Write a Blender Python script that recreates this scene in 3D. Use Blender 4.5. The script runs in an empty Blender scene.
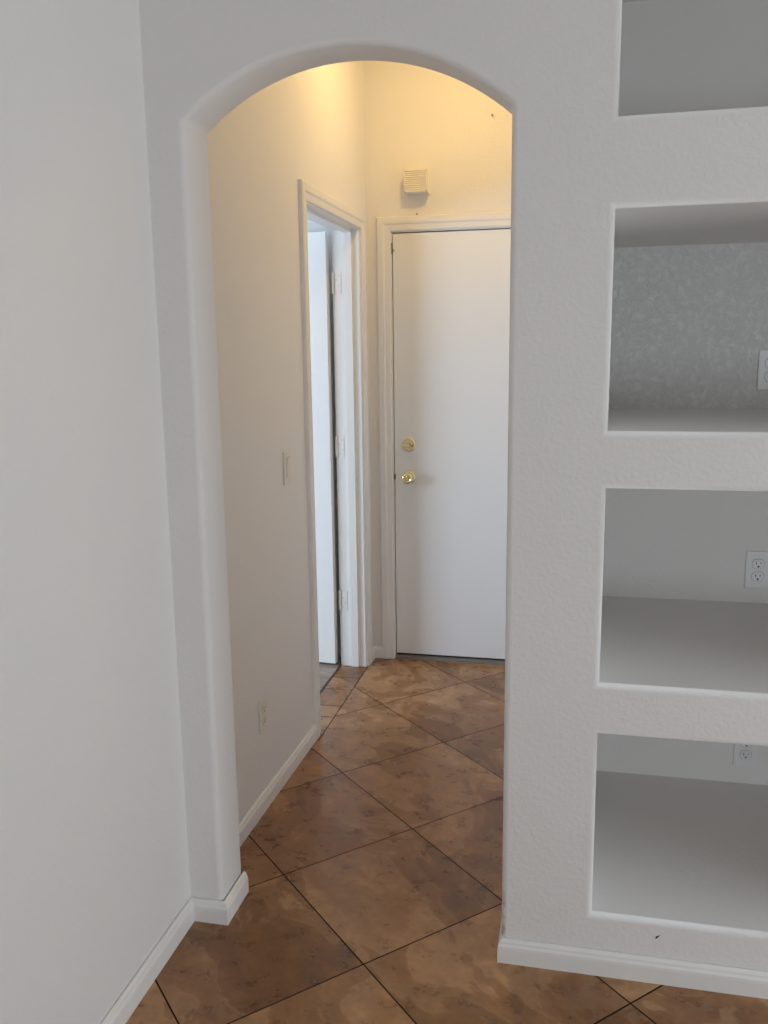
import bpy, bmesh, math
from mathutils import Vector, Matrix

S = bpy.context.scene
COL = S.collection
PI = math.pi

# ------------------------------------------------------------------ materials
class N:
    """small helper round a node tree"""
    def __init__(self, name):
        self.m = bpy.data.materials.new(name); self.m.use_nodes = True
        self.t = self.m.node_tree
        self.b = self.t.nodes['Principled BSDF']
    def n(self, kind, **kw):
        x = self.t.nodes.new(kind)
        for k, v in kw.items(): setattr(x, k, v)
        return x
    def l(self, a, b): self.t.links.new(a, b)
    def math(self, op, a, b=None, c=None):
        x = self.n('ShaderNodeMath', operation=op)
        for i, v in enumerate((a, b, c)):
            if v is None: continue
            if isinstance(v, (int, float)): x.inputs[i].default_value = v
            else: self.l(v, x.inputs[i])
        return x.outputs[0]
    def pos(self): return self.n('ShaderNodeNewGeometry').outputs['Position']
    def noise(self, vec, scale, detail=4, rough=.5, dist=0):
        x = self.n('ShaderNodeTexNoise'); self.l(vec, x.inputs['Vector'])
        x.inputs['Scale'].default_value = scale; x.inputs['Detail'].default_value = detail
        x.inputs['Roughness'].default_value = rough; x.inputs['Distortion'].default_value = dist
        return x.outputs['Fac']
    def ramp(self, fac, stops):
        x = self.n('ShaderNodeValToRGB'); self.l(fac, x.inputs[0])
        e = x.color_ramp.elements
        while len(e) < len(stops): e.new(.5)
        for el, (p, c) in zip(e, stops):
            el.position = p; el.color = (*c, 1) if len(c) == 3 else c
        return x.outputs[0]
    def mix(self, fac, a, b, mode='MIX'):
        x = self.n('ShaderNodeMix', data_type='RGBA', blend_type=mode)
        for s, v in ((0, fac), (6, a), (7, b)):
            if isinstance(v, (int, float)): x.inputs[s].default_value = v
            elif isinstance(v, tuple): x.inputs[s].default_value = (*v, 1)
            else: self.l(v, x.inputs[s])
        return x.outputs[2]
    def bump(self, h, strength, dist):
        x = self.n('ShaderNodeBump'); self.l(h, x.inputs['Height'])
        x.inputs['Strength'].default_value = strength; x.inputs['Distance'].default_value = dist
        self.l(x.outputs[0], self.b.inputs['Normal'])
    def set(self, **kw):
        for k, v in kw.items():
            i = self.b.inputs[k.replace('_', ' ')]
            if isinstance(v, tuple): i.default_value = (*v, 1)
            elif isinstance(v, (int, float)): i.default_value = v
            else: self.l(v, i)
        return self

def paint(name, col, rough=.6, kind='peel'):
    w = N(name); w.set(Base_Color=col, Roughness=rough)
    p = w.pos()
    if kind == 'peel':                       # orange peel spray texture
        a = w.ramp(w.noise(p, 92, 3, .55, .3), [(.40, (0, 0, 0)), (.66, (1, 1, 1))])
        b = w.noise(p, 190, 2)
        h = w.math('ADD', w.math('MULTIPLY', a, .8), w.math('MULTIPLY', b, .35))
        w.bump(h, .31, .0014)
        if name == 'wall_paint':             # rubbed, scuffed plaster low on the corner of the right jamb
            sx = w.n('ShaderNodeSeparateXYZ'); w.l(p, sx.inputs[0])
            def band(sock, lo, hi, soft):
                a_ = w.n('ShaderNodeMapRange'); w.l(sock, a_.inputs[0]); a_.inputs[1].default_value = lo-soft; a_.inputs[2].default_value = lo
                b_ = w.n('ShaderNodeMapRange'); w.l(sock, b_.inputs[0]); b_.inputs[1].default_value = hi; b_.inputs[2].default_value = hi+soft
                b_.inputs[3].default_value = 1; b_.inputs[4].default_value = 0
                return w.math('MULTIPLY', a_.outputs[0], b_.outputs[0])
            f = w.math('MULTIPLY', w.math('MULTIPLY', band(sx.outputs[0], -.156, -.146, .004), band(sx.outputs[1], 1.97, 2.01, .01)), band(sx.outputs[2], .03, .13, .07))
            f = w.math('MULTIPLY', f, w.ramp(w.noise(p, 40, 5, .65), [(.40, (0, 0, 0)), (.60, (1, 1, 1))]))
            w.set(Base_Color=w.mix(w.math('MULTIPLY', f, .75), col, (.40, .31, .22)))
    elif kind == 'knock':                    # coarser trowelled texture
        a = w.ramp(w.noise(p, 55, 6, .65, .6), [(.42, (0, 0, 0)), (.60, (1, 1, 1))])
        w.bump(a, .62, .0030)
        tint = w.ramp(w.noise(p, 55, 6, .65, .6), [(.40, tuple(c*.91 for c in col)), (.64, tuple(min(1, c*1.06) for c in col))])
        w.set(Base_Color=tint)
    elif kind == 'brush':
        w.bump(w.noise(p, 220, 2), .12, .0006)
    return w.m

WALL  = paint('wall_paint', (.80, .786, .770))
WALLH = WALL
FAR   = paint('low_bounce_wall_paint', (.42, .37, .32))  # unseen walls given an added darker tone to cut their bounced fill light
KNOCK = paint('trowelled_wall_paint', (.80, .80, .79), kind='knock')
CEIL  = paint('ceiling_paint', (.66, .64, .61))
TRIM  = paint('trim_paint', (.80, .785, .76), .5, 'brush')
DOORP = paint('door_paint', (.82, .815, .80), .36, 'brush')
PLAST = paint('white_plastic', (.81, .81, .81), .36, 'none')
IVORY = paint('cream_plastic', (.84, .81, .75), .4, 'none')

def simple(name, col, rough=.5, metal=0):
    w = N(name)
    p = w.pos(); f = w.noise(p, 90, 3)
    c = w.mix(f, tuple(x*.92 for x in col), tuple(min(1, x*1.06) for x in col))
    w.set(Base_Color=c, Roughness=rough, Metallic=metal)
    return w.m
BRASS = simple('polished_brass', (.82, .70, .42), .16, 1)
DARK  = simple('dark_slot', (.012, .011, .010), .6)
BRONZE = simple('threshold_metal', (.17, .145, .125), .55, .2)
RUBBER = simple('door_sweep_rubber', (.02, .018, .017), .7)
STEEL = simple('latch_metal', (.35, .32, .26), .35, 1)
LOUVER = simple('louvre_shadow_plastic', (.74, .71, .64), .5)

# slate-look porcelain tiles laid on the diagonal
OX, OY, TH, TS = -.4884, 1.8906, -.79222, .457
STRIP_X, WOOD_X = -.968, -1.103
def tile_material():
    w = N('slate_tile'); p = w.pos()
    sx = w.n('ShaderNodeSeparateXYZ'); w.l(p, sx.inputs[0]); x, y = sx.outputs[0], sx.outputs[1]
    dx, dy = w.math('SUBTRACT', x, OX), w.math('SUBTRACT', y, OY)
    c, s = math.cos(TH)/TS, math.sin(TH)/TS
    u = w.math('ADD', w.math('MULTIPLY', dx, c), w.math('MULTIPLY', dy, s))
    v = w.math('ADD', w.math('MULTIPLY', dx, -s), w.math('MULTIPLY', dy, c))
    iu, iv = w.math('ROUND', u), w.math('ROUND', v)
    du = w.math('ABSOLUTE', w.math('SUBTRACT', u, iu)); dv = w.math('ABSOLUTE', w.math('SUBTRACT', v, iv))
    d = w.math('MULTIPLY', w.math('MINIMUM', du, dv), TS)
    # the doorway strip: pieces cut square, laid between the hall floor and the wood floor
    ins = w.math('MULTIPLY', w.math('LESS_THAN', x, STRIP_X), w.math('GREATER_THAN', y, 3.05))
    ds = w.math('ABSOLUTE', w.math('SUBTRACT', x, STRIP_X))
    dcut = None; idy = None
    for cy in (3.20, 3.333, 3.45, 3.637, 3.787, 3.93):
        k = w.math('ABSOLUTE', w.math('SUBTRACT', y, cy)); g = w.math('GREATER_THAN', y, cy)
        dcut = k if dcut is None else w.math('MINIMUM', dcut, k)
        idy = g if idy is None else w.math('ADD', idy, g)
    d = w.math('ADD', w.math('MULTIPLY', d, w.math('SUBTRACT', 1, ins)), w.math('MULTIPLY', dcut, ins))
    near = w.math('GREATER_THAN', y, 3.10)
    ds2 = w.math('ADD', ds, w.math('MULTIPLY', w.math('SUBTRACT', 1, near), 9))
    d = w.math('MINIMUM', d, ds2)
    grout = w.n('ShaderNodeMapRange'); w.l(d, grout.inputs[0])
    grout.inputs[1].default_value = .0014; grout.inputs[2].default_value = .0028
    grout.inputs[3].default_value = 1; grout.inputs[4].default_value = 0
    gr = grout.outputs[0]
    # one random offset per tile
    cid = w.n('ShaderNodeCombineXYZ')
    w.l(w.math('FLOOR', u), cid.inputs[0]); w.l(w.math('FLOOR', v), cid.inputs[1])
    w.l(w.math('MULTIPLY', ins, w.math('ADD', idy, 3)), cid.inputs[2])
    wn = w.n('ShaderNodeTexWhiteNoise', noise_dimensions='3D'); w.l(cid.outputs[0], wn.inputs[0])
    loc = w.n('ShaderNodeCombineXYZ')                 # tile-space coordinates, stretched so that the veins run along the tile
    w.l(w.math('MULTIPLY', w.math('ADD', u, w.math('MULTIPLY', v, .25)), .42), loc.inputs[0]); w.l(w.math('MULTIPLY', v, .62), loc.inputs[1])
    off = w.n('ShaderNodeVectorMath', operation='MULTIPLY_ADD')
    w.l(wn.outputs['Color'], off.inputs[0]); off.inputs[1].default_value = (37, 41, 29); w.l(loc.outputs[0], off.inputs[2])
    q0 = off.outputs[0]
    wp = w.n('ShaderNodeTexNoise'); w.l(q0, wp.inputs['Vector']); wp.inputs['Scale'].default_value = 1.5; wp.inputs['Detail'].default_value = 2
    wv = w.n('ShaderNodeVectorMath', operation='MULTIPLY_ADD'); w.l(wp.outputs['Color'], wv.inputs[0]); wv.inputs[1].default_value = (.9, .9, .9); w.l(q0, wv.inputs[2])
    q = wv.outputs[0]
    big = w.noise(q, 2.2, 4, .58)
    med = w.noise(q, 6.5, 3, .62)
    mid = w.noise(p, 16, 3, .6)
    fine = w.noise(p, 55, 1.5, .6)
    base = w.ramp(w.math('ADD', w.math('ADD', w.math('MULTIPLY', big, .56), w.math('MULTIPLY', med, .28)), w.math('MULTIPLY', mid, .16)),
                  [(.36, (.135, .052, .0145)), (.46, (.212, .090, .027)), (.55, (.310, .145, .052)), (.67, (.50, .295, .145))])
    # pale cleft edges where one layer of the slate ends on the next
    lv = w.math('ADD', big, w.math('MULTIPLY', w.math('SUBTRACT', med, .5), .16))
    for lo, wd, amt in ((.535, .075, .42), (.425, .055, .30)):
        ledge = w.ramp(lv, [(lo-.012, (0, 0, 0)), (lo, (1, 1, 1)), (lo+wd, (0, 0, 0))])
        base = w.mix(w.math('MULTIPLY', w.math('MULTIPLY', ledge, med), amt*1.7), base, (.47, .295, .165))
    base = w.mix(.36, base, w.ramp(mid, [(.22, (.30, .295, .29)), (.78, (.70, .70, .69))]), 'OVERLAY')
    tone = w.math('ADD', .92, w.math('MULTIPLY', wn.outputs['Value'], .14))
    hs = w.n('ShaderNodeHueSaturation'); w.l(base, hs.inputs['Color']); w.l(tone, hs.inputs['Value'])
    hs.inputs['Saturation'].default_value = .99
    base = w.mix(.26, hs.outputs[0], w.ramp(fine, [(.25, (.34, .33, .32)), (.66, (.66, .66, .66))]), 'OVERLAY')
    col = w.mix(gr, base, (.016, .009, .005))
    w.set(Specular_IOR_Level=w.math('MULTIPLY', w.math('SUBTRACT', 1, gr), .60), Base_Color=col, Roughness=w.math('ADD', w.math('MULTIPLY', gr, .55), w.math('ADD', .18, w.math('MULTIPLY', mid, .24))))
    h = w.math('MULTIPLY', gr, -1.2)
    w.bump(h, .16, .0020)
    return w.m
TILE = tile_material()

def wood_material():
    w = N('grey_brown_planks'); p = w.pos()
    mp = w.n('ShaderNodeMapping'); w.l(p, mp.inputs[0]); mp.inputs['Rotation'].default_value = (0, 0, .0)
    br = w.n('ShaderNodeTexBrick'); w.l(mp.outputs[0], br.inputs[0])
    br.inputs['Scale'].default_value = 1; br.inputs['Brick Width'].default_value = 1.1; br.inputs['Row Height'].default_value = .13
    br.inputs['Mortar Size'].default_value = .0025
    br.inputs['Color1'].default_value = (.22, .178, .145, 1); br.inputs['Color2'].default_value = (.33, .275, .23, 1); br.inputs['Mortar'].default_value = (.05, .04, .035, 1)
    st = w.n('ShaderNodeMapping'); w.l(p, st.inputs[0]); st.inputs['Scale'].default_value = (4, 60, 1)
    g = w.noise(st.outputs[0], 1.5, 7, .65, .8)
    c = w.mix(.75, br.outputs[0], w.ramp(g, [(.30, (.18, .16, .15)), (.68, (.85, .82, .80))]), 'OVERLAY')
    w.set(Base_Color=c, Roughness=.5); w.bump(g, .2, .001)
    return w.m
WOOD = wood_material()

# ------------------------------------------------------------------ mesh helpers
def link(name, bm, mats, parent=None, smooth=False, recalc=True):
    if recalc: bmesh.ops.recalc_face_normals(bm, faces=bm.faces)
    me = bpy.data.meshes.new(name); bm.to_mesh(me); bm.free()
    for m in (mats if isinstance(mats, (list, tuple)) else [mats]): me.materials.append(m)
    o = bpy.data.objects.new(name, me); COL.objects.link(o)
    if smooth:
        for f in me.polygons: f.use_smooth = True
        try: me.set_sharp_from_angle(angle=math.radians(38))
        except Exception: pass
    if parent is not None: o.parent = parent
    return o

def struct(o, label=None, cat=None):
    o['kind'] = 'structure'
    if label: o['label'] = label
    if cat: o['category'] = cat
    return o

def thing(o, label, cat, group=None):
    o['label'] = label; o['category'] = cat
    if group: o['group'] = group
    return o

def skew(o):
    # the left wall of the hall runs a touch out of square with the room
    f = lambda y: (-.017+.0178*(y-2.125)) if y > 2.121 else 0
    if o.type == 'EMPTY': o.location.x += f(o.location.y)
    else:
        for v in o.data.vertices: v.co.x += f(v.co.y)
    return o

def empty(name, loc):
    o = bpy.data.objects.new(name, None); COL.objects.link(o); o.location = loc; o.empty_display_size = .05
    return o

def box(bm, x0, x1, y0, y1, z0, z1, mi=0, bevel=0, M=None):
    r = bmesh.ops.create_cube(bm, size=1)
    vs = r['verts']
    for v in vs:
        v.co = Vector((x0+(v.co.x+.5)*(x1-x0), y0+(v.co.y+.5)*(y1-y0), z0+(v.co.z+.5)*(z1-z0)))
    fs = list({f for v in vs for f in v.link_faces})
    if bevel:
        es = list({e for v in vs for e in v.link_edges})
        rb = bmesh.ops.bevel(bm, geom=es, offset=bevel, segments=2, profile=.7, affect='EDGES')
        fs = list(set(rb['faces']) | {f for f in fs if f.is_valid})
        vs = list({v for f in fs for v in f.verts})
    for f in fs: f.material_index = mi
    if M is not None:
        for v in vs: v.co = M @ v.co
    return vs

def prism(bm, pts, ext, mi=0):
    """pts: 3D polygon; ext: extrusion vector"""
    a = [bm.verts.new(p) for p in pts]; b = [bm.verts.new(Vector(p)+Vector(ext)) for p in pts]
    n = len(pts)
    fs = [bm.faces.new(a), bm.faces.new(b[::-1])]
    for i in range(n): fs.append(bm.faces.new((a[i], b[i], b[(i+1) % n], a[(i+1) % n])))
    for f in fs: f.material_index = mi

def lathe(bm, prof, M, seg=32, mi=0):
    """prof: (radius, height) pairs; axis local z, placed by M"""
    rings = []
    for r, h in prof:
        if r < 1e-6: rings.append([bm.verts.new(M @ Vector((0, 0, h)))])
        else: rings.append([bm.verts.new(M @ Vector((r*math.cos(2*PI*i/seg), r*math.sin(2*PI*i/seg), h))) for i in range(seg)])
    for a, b in zip(rings, rings[1:]):
        for i in range(seg):
            j = (i+1) % seg
            if len(a) == 1 and len(b) == 1: continue
            if len(a) == 1: f = bm.faces.new((a[0], b[i], b[j]))
            elif len(b) == 1: f = bm.faces.new((a[i], b[0], a[j]))
            else: f = bm.faces.new((a[i], b[i], b[j], a[j]))
            f.material_index = mi
    for rg, fl in ((rings[0], 1), (rings[-1], 0)):
        if len(rg) > 1:
            f = bm.faces.new(rg); f.material_index = mi

def offset_path(path, d, closed=False):
    """offset a 2D polyline to its left by d, with mitred corners"""
    n = len(path); out = []
    for i in range(n):
        p = Vector(path[i])
        dirs = []
        if closed or i > 0: dirs.append((p-Vector(path[i-1])).normalized())
        if closed or i < n-1: dirs.append((Vector(path[(i+1) % n])-p).normalized())
        ns = [Vector((-t.y, t.x)) for t in dirs]
        if len(ns) == 1: m = ns[0]
        else:
            m = ns[0]+ns[1]; m = m/(1+ns[0].dot(ns[1]))
        out.append(p+m*d)
    return out

def sweep(bm, path, prof, place, closed=False, mi=0):
    """prof: (offset, height) closed outline swept along a 2D path; place(x, y, h) -> 3D"""
    rows = []
    for d, h in prof:
        rows.append([bm.verts.new(place(q.x, q.y, h)) for q in offset_path(path, d, closed)])
    n, k = len(path), len(prof)
    for a in range(k):
        A, B = rows[a], rows[(a+1) % k]
        for i in range(n if closed else n-1):
            j = (i+1) % n
            f = bm.faces.new((A[i], A[j], B[j], B[i])); f.material_index = mi
    if not closed:
        for i in (0, n-1):
            f = bm.faces.new([rows[a][i] for a in range(k)]); f.material_index = mi

# ------------------------------------------------------------------ measurements (metres, camera over the origin)
XL = -.993                       # face of the left wall, room and hall
YF, YB = 1.980, 2.125            # front and back of the arched wall
AX0, AX1 = -.900, -.153          # arch opening
SPRING, APEX = 2.031, 2.174
YE = 4.088                       # end wall
XHR = -.010                      # right side of the hall
ZC, ZH = 2.90, 2.80              # ceilings
RB = .014                        # bullnose radius
NX0, NX1, NY = .066, .920, 2.742
NICHES = [(1.986, 2.463), (1.333, 1.803), (.747, 1.205), (.156, .622)]
DY0, DY1 = 3.190, 3.945          # doorway in the left wall
XR = -1.1105                      # its room-side face
DH = 2.050                       # door heads
EX0, EX1 = -.857, -.095          # end door opening

# ------------------------------------------------------------------ floors, ceilings
bm = bmesh.new()
prism(bm, [(WOOD_X, 3.163, 0), (WOOD_X, 3.962, 0), (XL-.03, 3.962, 0), (XL-.03, 4.12, 0), (XHR+.03, 4.12, 0), (XHR+.03, 2.2, 0), (2.70, 2.2, 0), (2.70, -3.55, 0),
           (XL-.03, -3.55, 0), (XL-.03, 3.163, 0)], (0, 0, -.06))
struct(link('floor', bm, TILE), 'brown slate-look tile floor laid on the diagonal with dark grout', 'floor')
bm = bmesh.new()
prism(bm, [(-4.3, .5, 0), (WOOD_X, .5, 0), (WOOD_X, 4.15, 0), (-4.3, 4.15, 0)], (0, 0, -.06))
struct(link('floor_side_room', bm, WOOD), 'grey-brown plank floor of the side room beyond the open door', 'floor')
bm = bmesh.new(); box(bm, XL-.1, 2.72, -3.6, YB, ZC, ZC+.08)
struct(link('ceiling', bm, CEIL))
bm = bmesh.new(); box(bm, XL-.1, XHR+.06, YB, YE+.1, ZH, ZH+.08)
struct(link('ceiling_hall', bm, CEIL))
bm = bmesh.new(); box(bm, -4.35, XR+.005, .45, YE+.1, 2.46, 2.54)
struct(link('ceiling_side_room', bm, CEIL))

# ------------------------------------------------------------------ arched wall with the four niches
def arch_path(n=40):
    cx = (AX0+AX1)/2; hw = (AX1-AX0)/2; ri = APEX-SPRING
    R = (hw*hw+ri*ri)/(2*ri); zc = APEX-R; a = math.asin(hw/R)
    pts = [(AX0, 0)]
    pts += [(cx+R*math.sin(-a+2*a*i/n), zc+R*math.cos(-a+2*a*i/n)-.016*R*math.sin(-a+2*a*i/n)) for i in range(n+1)]   # hand-formed: a touch lower on the right
    return pts+[(AX1, 0)]
BN = [(RB*(1-math.sin(k*PI/12)), RB*(1-math.cos(k*PI/12))) for k in range(7)]   # (offset into the wall, depth)

bm = bmesh.new()
def ring_sets(path, closed, y_of):
    """vertex rows of a rounded edge; the wall lies to the left of the path"""
    rows = []
    for off, dep in BN:
        rows.append([bm.verts.new((q.x, y_of(dep), q.y)) for q in offset_path(path, off, closed)])
    return rows
def skin(rows, closed, mi=0):
    n = len(rows[0])
    for A, B in zip(rows, rows[1:]):
        for i in range(n if closed else n-1):
            j = (i+1) % n
            f = bm.faces.new((A[i], A[j], B[j], B[i])); f.material_index = mi; f.smooth = True
def fill(loops, mi=0):
    es = []
    for L, closed in loops:
        for i in range(len(L)):
            e = bm.edges.get((L[i], L[(i+1) % len(L)])) or bm.edges.new((L[i], L[(i+1) % len(L)]))
            es.append(e)
    r = bmesh.ops.triangle_fill(bm, edges=es, use_beauty=True, use_dissolve=False)
    for g in r['geom']:
        if isinstance(g, bmesh.types.BMFace): g.material_index = mi
ap = arch_path()                                  # runs up the left jamb, over, down the right: wall on the left side
front = ring_sets([(x, z-(.005 if z > 1 else 0)) for x, z in ap], False, lambda d: YF+d)
back = ring_sets(ap, False, lambda d: YB-d)
skin(front, False); skin(back, False); skin([front[-1], back[-1]], False)
XW = 2.60
fo = [bm.verts.new(c) for c in ((XW, YF, 0), (XW, YF, ZC), (XL-.04, YF, ZC), (XL-.04, YF, 0))]
loops = [(front[0]+fo, True)]
for zi, (z0, z1) in enumerate(NICHES):
    path = [(NX0, z0), (NX0, z1), (NX1, z1), (NX1, z0)]     # clockwise seen from the front: wall on the left
    rw = ring_sets(path, True, lambda d: YF+d)
    skin(rw, True)
    loops.append((rw[0], True))
    bk = [bm.verts.new((x, NY, z)) for x, z in path]
    A = rw[-1]
    for i in range(4):
        j = (i+1) % 4
        bm.faces.new((A[i], A[j], bk[j], bk[i]))
    f = bm.faces.new(bk); f.material_index = 1 if zi == 1 else 0
fill(loops)
bo = [bm.verts.new(c) for c in ((XHR+.02, YB, 0), (XHR+.02, YB, ZC), (XL-.04, YB, ZC), (XL-.04, YB, 0))]
fill([(back[0]+bo, True)])
wf = struct(link('wall_front', bm, [WALL, KNOCK], recalc=False), 'white textured wall with an arched opening and stacked square niches', 'wall')
me = wf.data
# make every face look towards the camera side that sees it
bm = bmesh.new(); bm.from_mesh(me)
bmesh.ops.recalc_face_normals(bm, faces=bm.faces); bm.to_mesh(me); bm.free()

# a small dark scuff under the lowest niche
bm = bmesh.new()
for dx, dz, r in ((0, 0, .0028), (.003, .003, .0018), (-.002, -.003, .0016), (.006, .005, .0012)):
    lathe(bm, [(0, .0012), (r*.7, .0010), (r, .0)], Matrix.Translation((.220+dx, YF, .115+dz)) @ Matrix.Rotation(PI/2, 4, 'X'), 10)
link('scuff_mark', bm, DARK, wf)

# ------------------------------------------------------------------ left wall (room and hall), with the doorway
bm = bmesh.new()
prism(bm, [(XL, -3.5, 0), (XL, 2.120, 0), (XL, 2.120, ZC), (XL, -3.5, ZC)], (XR-XL, 0, 0))
prism(bm, [(XL, 2.1225, 0), (XL, DY0-.016, 0), (XL, DY0-.016, DH+.016), (XL, DY1+.016, DH+.016), (XL, DY1+.016, 0), (XL, YE+.05, 0), (XL, YE+.05, ZC), (XL, 2.1225, ZC)], (XR-XL, 0, 0))
struct(skew(link('wall_left', bm, WALLH)), 'long white wall down the left with a doorway in the hall', 'wall')
# end wall: hall end and the side room's north side
bm = bmesh.new()
prism(bm, [(-4.2, YE, 0), (EX0-.016, YE, 0), (EX0-.016, YE, DH+.016), (EX1+.016, YE, DH+.016), (EX1+.016, YE, 0), (XHR+.05, YE, 0), (XHR+.05, YE, ZC), (-4.2, YE, ZC)], (0, .12, 0))
struct(link('wall_end', bm, WALLH), 'cream wall closing the far end of the hall', 'wall')
bm = bmesh.new(); box(bm, XHR, XHR+.045, YB, YE, 0, ZC)
struct(link('wall_hall_right', bm, WALLH))
# the rest of the room and of the side room (behind the camera / beyond the door)
def wall_with_window(name, axis, pos, th, a0, a1, z1, win):
    """wall in the plane axis = pos, spanning a0..a1, with one window opening (b0, b1, z0, z1)"""
    bm = bmesh.new(); b0, b1, w0, w1 = win
    outer = [(a0, 0), (a1, 0), (a1, z1), (a0, z1)]; inner = [(b0, w0), (b1, w0), (b1, w1), (b0, w1)]
    P = lambda a, z, t: (pos+t, a, z) if axis == 'x' else (a, pos+t, z)
    V = [[bm.verts.new(P(a, z, t)) for a, z in L] for t in (0, th) for L in (outer, inner)]
    for o_, i_ in ((V[0], V[1]), (V[2], V[3])):
        for k in range(4):
            j = (k+1) % 4; bm.faces.new((o_[k], o_[j], i_[j], i_[k]))
    for A, B in ((V[0], V[2]), (V[1], V[3])):
        for k in range(4):
            j = (k+1) % 4; bm.faces.new((A[k], A[j], B[j], B[k]))
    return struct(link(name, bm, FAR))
WIN_R = (.80, 1.92, .10, 2.30)
WIN_B = (1.45, 2.55, .1, 1.6)
WIN_S = (1.85, 2.90, .75, 2.05)
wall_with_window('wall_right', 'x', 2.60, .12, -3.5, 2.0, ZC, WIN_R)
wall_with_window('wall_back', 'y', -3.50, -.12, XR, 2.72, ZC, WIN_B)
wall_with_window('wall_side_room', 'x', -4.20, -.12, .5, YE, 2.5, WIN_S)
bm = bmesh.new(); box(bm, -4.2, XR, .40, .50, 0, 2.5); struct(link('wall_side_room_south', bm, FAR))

# ------------------------------------------------------------------ baseboards
BB = [(.0022, 0), (.0155, 0), (.0155, .038), (.0147, .045), (.0115, .051), (.0105, .056), (.0075, .0605), (.0022, .062)]
def baseboard(name, path):
    """room side lies to the left of the path"""
    bm = bmesh.new(); sweep(bm, path, BB, lambda x, y, h: (x, y, h))
    return struct(link(name, bm, TRIM))
CW, CR = .062, .006                                # casing width, reveal
baseboard('baseboard_left', [(XL, YF), (XL, -3.5)][::-1][::-1] if False else [(XL, YF), (XL, -3.5)])
baseboard('baseboard_arch', [(AX0+.003, YB-.005), (AX0+.003, YF), (XL, YF)])
skew(baseboard('baseboard_hall', [(XL, DY0-CW-CR), (XL, YB)]))
skew(baseboard('baseboard_corner', [(EX0-CW-CR, YE), (XL, YE), (XL, DY1+CW+CR)]))
baseboard('baseboard_front', [(2.6, YF), (AX1+.008, YF), (AX1+.008, YB), (XHR, YB), (XHR, YE)])

# ------------------------------------------------------------------ casings and jambs
CP = [(0, 0), (0, .009), (.004, .011), (.026, .0125), (.030, .0155), (.036, .0165), (CW-.004, .0165), (CW, .0135), (CW, 0)]
# trim_1: the end door
bm = bmesh.new()
sweep(bm, [(EX0+.0-CR, 0), (EX0-CR, DH+CR), (EX1+CR, DH+CR), (EX1+CR, 0)], CP, lambda x, z, h: (x, YE-h, z))
t1 = struct(link('trim_1', bm, TRIM), 'white moulded casing round the far closed door', 'door casing')
bm = bmesh.new()
sweep(bm, [(EX0, 0), (EX0, DH), (EX1, DH), (EX1, 0)], [(0, 0), (.016, 0), (.016, .12), (0, .12)], lambda x, z, h: (x, YE+h, z))
sweep(bm, [(EX0, 0), (EX0, DH), (EX1, DH), (EX1, 0)], [(-.012, .045), (0, .045), (0, .085), (-.012, .085)], lambda x, z, h: (x, YE+h, z))
link('door_jamb', bm, TRIM, t1)
# trim_2: the doorway on the left
bm = bmesh.new()
P2 = [(DY0-CR, 0), (DY0-CR, DH+CR), (DY1+CR, DH+CR), (DY1+CR, 0)]
sweep(bm, P2, CP, lambda y, z, h: (XL+h, y, z))
t2 = struct(skew(link('trim_2', bm, TRIM)), 'white moulded casing round the open doorway in the left hall wall', 'door casing')
bm = bmesh.new()
J2 = [(DY0, 0), (DY0, DH), (DY1, DH), (DY1, 0)]
sweep(bm, J2, [(0, 0), (.016, 0), (.016, -(XL-XR)), (0, -(XL-XR))], lambda y, z, h: (XL+h, y, z))
skew(link('door_jamb', bm, TRIM, t2))
bm = bmesh.new()
sweep(bm, J2, [(-.011, -.034), (0, -.034), (0, -.070), (-.011, -.070)], lambda y, z, h: (XL+h, y, z))
skew(link('door_stop', bm, TRIM, t2))
bm = bmesh.new()
sweep(bm, P2, CP, lambda y, z, h: (XR-h, y, z))
skew(link('door_casing', bm, TRIM, t2))
# metal threshold under the end door
bm = bmesh.new()
prism(bm, [(EX0-.0, YE-.009, 0), (EX0, YE-.004, .012), (EX0, YE+.006, .019), (EX0, YE+.085, .021), (EX0, YE+.11, 0)], (EX1-EX0, 0, 0))
struct(link('trim_3', bm, BRONZE), 'dark metal threshold under the far closed door', 'threshold')
# dark transition strip between tile and planks
bm = bmesh.new(); box(bm, WOOD_X-.006, WOOD_X+.003, DY0, DY1, 0, .003, bevel=.001)
struct(link('trim_4', bm, simple('dark_transition', (.04, .03, .022), .5)), 'thin dark transition strip between tiles and planks', 'threshold')

# ------------------------------------------------------------------ the far closed door
DFY = YE+.003
bm = bmesh.new(); box(bm, EX0+.0035, EX1-.0035, DFY, DFY+.042, .029, DH-.005, bevel=.0015)
d1 = struct(link('door_1', bm, DOORP), 'flat white closed door with brass deadbolt and knob at the end of the hall', 'door')
bm = bmesh.new(); box(bm, EX0+.006, EX1-.006, DFY+.008, DFY+.034, .0205, .0295)
link('door_sweep', bm, RUBBER, d1)
def facing(x, z, y): return Matrix.Translation((x, y, z)) @ Matrix.Rotation(PI/2, 4, 'X')   # local +z points to the viewer (-y)
KX = -.785
bm = bmesh.new()
lathe(bm, [(0, .0505), (.0075, .0505), (.0105, .0515), (.0150, .0560), (.0185, .0575), (.0225, .0560), (.0260, .0515), (.0285, .044), (.0275, .036), (.021, .029), (.0135, .024), (.0115, .018), (.0125, .011), (.0125, .004)], facing(KX, .918, DFY), 40)
kb = link('doorknob', bm, BRASS, d1, True)
bm = bmesh.new(); lathe(bm, [(.0125, .0125), (.020, .0115), (.029, .0085), (.0325, .004), (.033, 0)], facing(KX, .918, DFY), 40)
link('rose', bm, BRASS, kb, True)
bm = bmesh.new(); box(bm, -.0075, .0075, -.0022, .0022, .050, .0600, bevel=.0012, M=facing(KX, .918, DFY) @ Matrix.Rotation(.7, 4, 'Z'))
link('turn_button', bm, BRASS, kb)
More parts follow.
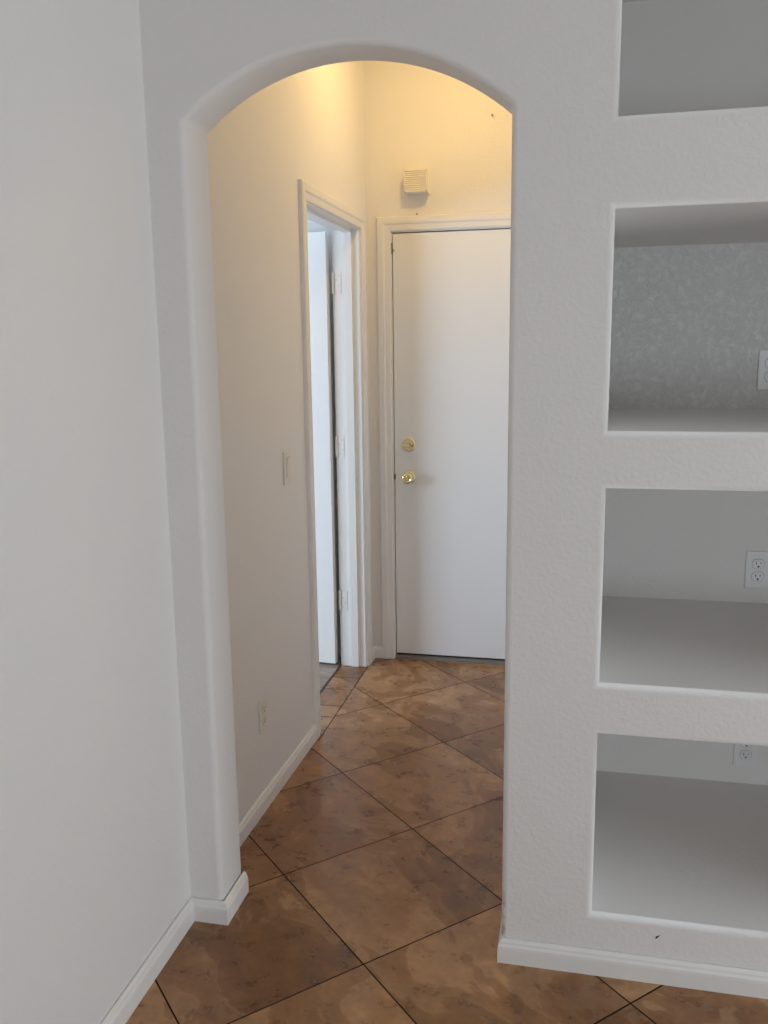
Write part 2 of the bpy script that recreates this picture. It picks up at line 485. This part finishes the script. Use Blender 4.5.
bm = bmesh.new(); lathe(bm, [(0, .0070), (.0235, .0070), (.0245, .0082), (.0285, .0082), (.0300, .0068), (.0310, .0045), (.0335, .0030), (.0340, 0)], facing(KX, 1.074, DFY), 40)
db = link('deadbolt', bm, BRASS, d1, True)
bm = bmesh.new(); M = facing(KX, 1.0715, DFY) @ Matrix.Rotation(-.06, 4, 'Z')
box(bm, -.0215, .0215, -.0048, .0048, .0135, .0230, bevel=.0035, M=M); lathe(bm, [(0, .0160), (.0095, .0160), (.0105, .0145), (.0105, .0060)], M, 24)
link('thumb_turn', bm, BRASS, db, True)
bm = bmesh.new(); box(bm, EX0-.001, EX0+.0065, DFY-.002, DFY+.01, .905, .931, bevel=.001)
link('latch_bolt', bm, DARK, d1)
bm = bmesh.new(); box(bm, EX0-.002, EX0+.003, DFY-.006, DFY+.004, 1.955, 2.005, bevel=.001); box(bm, EX0+.002, EX0+.010, DFY-.006, DFY+.001, 1.966, 1.975, bevel=.001)
link('latch_plate', bm, STEEL, d1)

# ------------------------------------------------------------------ the open door into the side room
PH = math.radians(95)
A = Vector((-1.1425, 3.925, 0)); U = Vector((-math.sin(PH), -math.cos(PH), 0)); W = -Vector((math.cos(PH), -math.sin(PH), 0))
ML = Matrix(((U.x, W.x, 0, A.x), (U.y, W.y, 0, A.y), (0, 0, 1, 0), (0, 0, 0, 1)))     # local x along the leaf, y through its thickness
bm = bmesh.new(); box(bm, 0, .757, 0, .035, .012, DH-.004, bevel=.0015, M=ML)
d2 = struct(skew(link('door_2', bm, DOORP)), 'flat white door standing open into the bright side room', 'door')
HMAT = paint('painted_hinge', (.79, .765, .715), .4, 'none'); HSCREW = paint('painted_screw', (.64, .60, .53), .4, 'none')
for hz in (1.822, 1.076, .331):
    bm = bmesh.new()
    pin = Vector((XR-.006, DY1+.008, 0))
    lathe(bm, [(0, -.050), (.0045, -.050), (.006, -.047), (.006, .047), (.0045, .050), (0, .050)], Matrix.Translation((pin.x, pin.y, hz)), 14)
    box(bm, XR+.0005, XR+.030, DY1-.0022, DY1+.001, hz-.047, hz+.047)                    # leaf on the jamb
    box(bm, XR-.012, XR+.003, DY1-.0022, DY1+.001, hz-.047, hz+.047)
    box(bm, -.0022, .001, .002, .035, hz-.047, hz+.047, M=ML)                           # leaf on the door edge
    hg = skew(link('hinge', bm, HMAT, d2))
    bm = bmesh.new()
    for dz, dx in ((-.032, .010), (-.012, .022), (.012, .010), (.032, .022)):
        lathe(bm, [(0, .0008), (.0025, .0006), (.003, 0)], Matrix.Translation((XR+dx, DY1-.0022, hz+dz)) @ Matrix.Rotation(PI/2, 4, 'X'), 10)
    skew(link('screw', bm, HSCREW, hg))
bm = bmesh.new()
KM = ML @ Matrix.Translation((.70, 0, .918)) @ Matrix.Rotation(PI/2, 4, 'X')
lathe(bm, [(0, .058), (.013, .0575), (.021, .055), (.0255, .0515), (.0285, .044), (.0275, .036), (.021, .029), (.0135, .024), (.0115, .018), (.0125, .010), (.029, .0085), (.033, 0)], KM, 32)
skew(link('doorknob', bm, BRASS, d2, True))

# ------------------------------------------------------------------ outlets and the light switch
def plate_frame(loc, normal):
    """local x to the viewer's right, y up, z out of the wall"""
    z = Vector(normal); y = Vector((0, 0, 1)); x = y.cross(z)
    return Matrix(((x.x, y.x, z.x, loc[0]), (x.y, y.y, z.y, loc[1]), (x.z, y.z, z.z, loc[2]), (0, 0, 0, 1)))
def rounded_plate(bm, w, h, d, M, bev=.0035):
    box(bm, -w/2, w/2, -h/2, h/2, 0, d, bevel=bev, M=M)
def outlet(loc, normal, label, group, PLAST, GAP):
    t = thing(skew(empty('wall_outlet', loc)) if normal[0] else empty('wall_outlet', loc), label, 'outlet', group)
    M = plate_frame((0, 0, 0), normal)
    bm = bmesh.new(); rounded_plate(bm, .072, .115, .0055, M); link('cover_plate', bm, PLAST, t)
    for s in (1, -1):
        bm = bmesh.new(); C = M @ Matrix.Translation((0, s*.0195, .0))
        ring = []
        prof = []
        for i in range(40):                                # round face flattened top and bottom
            a = 2*PI*i/40; prof.append((.0172*math.cos(a), max(-.0142, min(.0142, .0172*math.sin(a)))))
        lo = [bm.verts.new(C @ Vector((x, y, .004))) for x, y in prof]; mid = [bm.verts.new(C @ Vector((x, y, .0072))) for x, y in prof]
        hi = [bm.verts.new(C @ Vector((x*.94, y*.94, .0078))) for x, y in prof]
        for P, Q in ((lo, mid), (mid, hi)):
            for i in range(40): bm.faces.new((P[i], P[(i+1) % 40], Q[(i+1) % 40], Q[i]))
        bm.faces.new(hi)
        rc = link('receptacle', bm, PLAST, t)
        # dark shadow-gap ring round the face
        bm = bmesh.new()
        a_ = [bm.verts.new(C @ Vector((x*1.06, y*1.07, .0056))) for x, y in prof]; b_ = [bm.verts.new(C @ Vector((x*.99, y*.99, .0058))) for x, y in prof]
        for i in range(40): bm.faces.new((a_[i], a_[(i+1) % 40], b_[(i+1) % 40], b_[i]))
        link('face_gap', bm, GAP, rc)
        bm = bmesh.new()
        box(bm, -.0075, -.0053, -.001, .0075, .0070, .0081, M=C); box(bm, .0053, .0073, .0, .0068, .0070, .0081, M=C)
        lathe(bm, [(0, .0082), (.0029, .0081), (.0029, .0070)], C @ Matrix.Translation((0, -.0075, 0)), 14)
        link('slots', bm, DARK, rc)
    bm = bmesh.new(); lathe(bm, [(0, .0070), (.0022, .0068), (.003, .0050)], M, 14); link('screw', bm, PLAST, t)
    return t
GAP = simple('outlet_gap', (.30, .30, .30), .7)
CREAMP = paint('cream_plate', (.78, .745, .69), .45, 'none'); CGAP = simple('cream_plate_gap', (.62, .59, .54), .6)
OXC = .543
g = 'outlets in the wall niches'
outlet((OXC, NY, 1.446), (0, -1, 0), 'white duplex outlet on the trowelled back of the second niche from the top', g, PLAST, GAP)
outlet((OXC, NY, .850), (0, -1, 0), 'white duplex outlet low on the back of the third niche from the top', g, PLAST, GAP)
outlet((OXC, NY, .274), (0, -1, 0), 'white duplex outlet half hidden at the back of the lowest niche', g, PLAST, GAP)
outlet((XL, 2.594, .326), (1, 0, 0), 'white duplex outlet low on the hall wall above the baseboard', 'outlets in the hall', CREAMP, CGAP)

t = thing(skew(empty('light_switch', (XL, 2.906, 1.116))), 'white rocker light switch on the hall wall beside the open doorway', 'light switch')
M = plate_frame((0, 0, 0), (1, 0, 0))
bm = bmesh.new(); rounded_plate(bm, .074, .120, .006, M); link('cover_plate', bm, CREAMP, t)
bm = bmesh.new(); box(bm, -.0185, .0185, -.036, .036, .004, .0068, M=M); link('rocker_frame', bm, CGAP, t)
bm = bmesh.new(); box(bm, -.0165, .0165, -.0335, .0335, .005, .0105, bevel=.002, M=M @ Matrix.Rotation(.05, 4, 'X')); link('rocker', bm, CREAMP, t)
for s in (1, -1):
    bm = bmesh.new(); lathe(bm, [(0, .0072), (.0025, .0070), (.003, .005)], M @ Matrix.Translation((0, s*.048, 0)), 12); link('screw', bm, CREAMP, t)

# ------------------------------------------------------------------ louvred chime box over the far door
CXc, CZc = -.733, 2.260
t = thing(empty('wall_chime', (CXc, YE, CZc-.05)), 'small cream louvred box mounted on the end wall above the closed door', 'door chime')
M = plate_frame((0, 0, .05), (0, -1, 0))
bm = bmesh.new(); box(bm, -.052, .058, -.050, .050, 0, .012, bevel=.002, M=M); link('back_plate', bm, IVORY, t)
bm = bmesh.new()
D = .066
box(bm, -.051, .051, -.048, .048, .010, D-.008, bevel=.002, M=M)
for x0, x1, y0, y1 in ((-.051, .051, .041, .048), (-.051, .051, -.048, -.039), (-.051, -.047, -.048, .048), (.046, .051, -.048, .048)):
    box(bm, x0, x1, y0, y1, D-.010, D, bevel=.0008, M=M)
link('housing', bm, IVORY, t)
bm = bmesh.new()
for k in range(9):
    y = -.0350+k*.0087
    box(bm, -.048, .047, -.0031, .0031, -.0040, .0040, bevel=.0010, M=M @ Matrix.Translation((0, y, D-.0035)) @ Matrix.Rotation(-.18, 4, 'X'))
link('louvre_grille', bm, IVORY, t)

# nails left in the end wall
def nail(x, z, label):
    bm = bmesh.new(); M = facing(x, z, YE)
    lathe(bm, [(0, .014), (.0042, .013), (.0046, .0115), (.0022, .011), (.0020, 0), (0, 0)], M @ Matrix.Rotation(.25, 4, 'X'), 12)
    thing(link('wall_nail', bm, STEEL), label, 'nail', 'nails in the end wall')
nail(-.400, 2.528, 'small nail high on the warm-lit end wall, far above the door')
nail(-.737, 2.128, 'small nail just under the louvred box above the door casing')

# ------------------------------------------------------------------ camera
F = 873.2616
R = ((0.9765470217124484, -0.02671026536885166, 0.21364099819199575),
     (0.21494201181510392, 0.17847923677965932, -0.9601797194251845),
     (-0.012483827194515762, 0.9835810712709329, 0.18003452528918346))
cam = bpy.data.cameras.new('camera'); co = bpy.data.objects.new('camera', cam); COL.objects.link(co)
co.matrix_world = Matrix.Translation((0, 0, 1.510468)) @ Matrix(R).to_4x4()
cam.sensor_fit = 'HORIZONTAL'; cam.sensor_width = 36; cam.lens = F*36/768; cam.clip_start = .02
S.camera = co

# ------------------------------------------------------------------ light
def area(name, loc, target, sx, sy, power, col):
    L = bpy.data.lights.new(name, 'AREA'); L.shape = 'RECTANGLE'; L.size = sx; L.size_y = sy; L.energy = power; L.color = col
    o = bpy.data.objects.new(name, L); COL.objects.link(o); o.location = loc
    o.rotation_euler = (Vector(target)-Vector(loc)).to_track_quat('-Z', 'Y').to_euler()
    return o
DAY = (.83, .92, 1.0)
b0, b1, z0, z1 = WIN_R
area('daylight_right_window', (2.66, (b0+b1)/2, (z0+z1)/2), (0, (b0+b1)/2, (z0+z1)/2-.1), b1-b0, z1-z0, 35, DAY)
b0, b1, z0, z1 = WIN_B
area('daylight_back_window', ((b0+b1)/2, -3.56, (z0+z1)/2), ((b0+b1)/2, 0, (z0+z1)/2-.1), b1-b0, z1-z0, 60, DAY)
b0, b1, z0, z1 = WIN_S
area('daylight_side_room_window', (-4.26, (b0+b1)/2, (z0+z1)/2), (0, (b0+b1)/2+.35, (z0+z1)/2-.9), b1-b0, z1-z0, 133, (.62, .79, 1.0))
L = bpy.data.lights.new('hall_ceiling_lamp', 'POINT'); L.shadow_soft_size = .04; L.energy = 8.3; L.color = (1, .66, .24)
o = bpy.data.objects.new('hall_ceiling_lamp', L); COL.objects.link(o); o.location = (-.51, 3.46, 2.70)
wd = bpy.data.worlds.new('world'); S.world = wd; wd.use_nodes = True
sky = wd.node_tree.nodes.new('ShaderNodeTexSky'); sky.sky_type = 'HOSEK_WILKIE'; sky.turbidity = 3
sky.sun_direction = (.2, -.4, .7)
bg = wd.node_tree.nodes['Background']; wd.node_tree.links.new(sky.outputs[0], bg.inputs[0]); bg.inputs[1].default_value = .25

S.view_settings.view_transform = 'Standard'; S.view_settings.look = 'None'
S.view_settings.exposure = 0; S.view_settings.gamma = 1; S.view_settings.use_curve_mapping = False
S.cycles.max_bounces = 10; S.cycles.diffuse_bounces = 7; S.cycles.glossy_bounces = 4
S.cycles.use_denoising = True; S.cycles.sample_clamp_indirect = 6
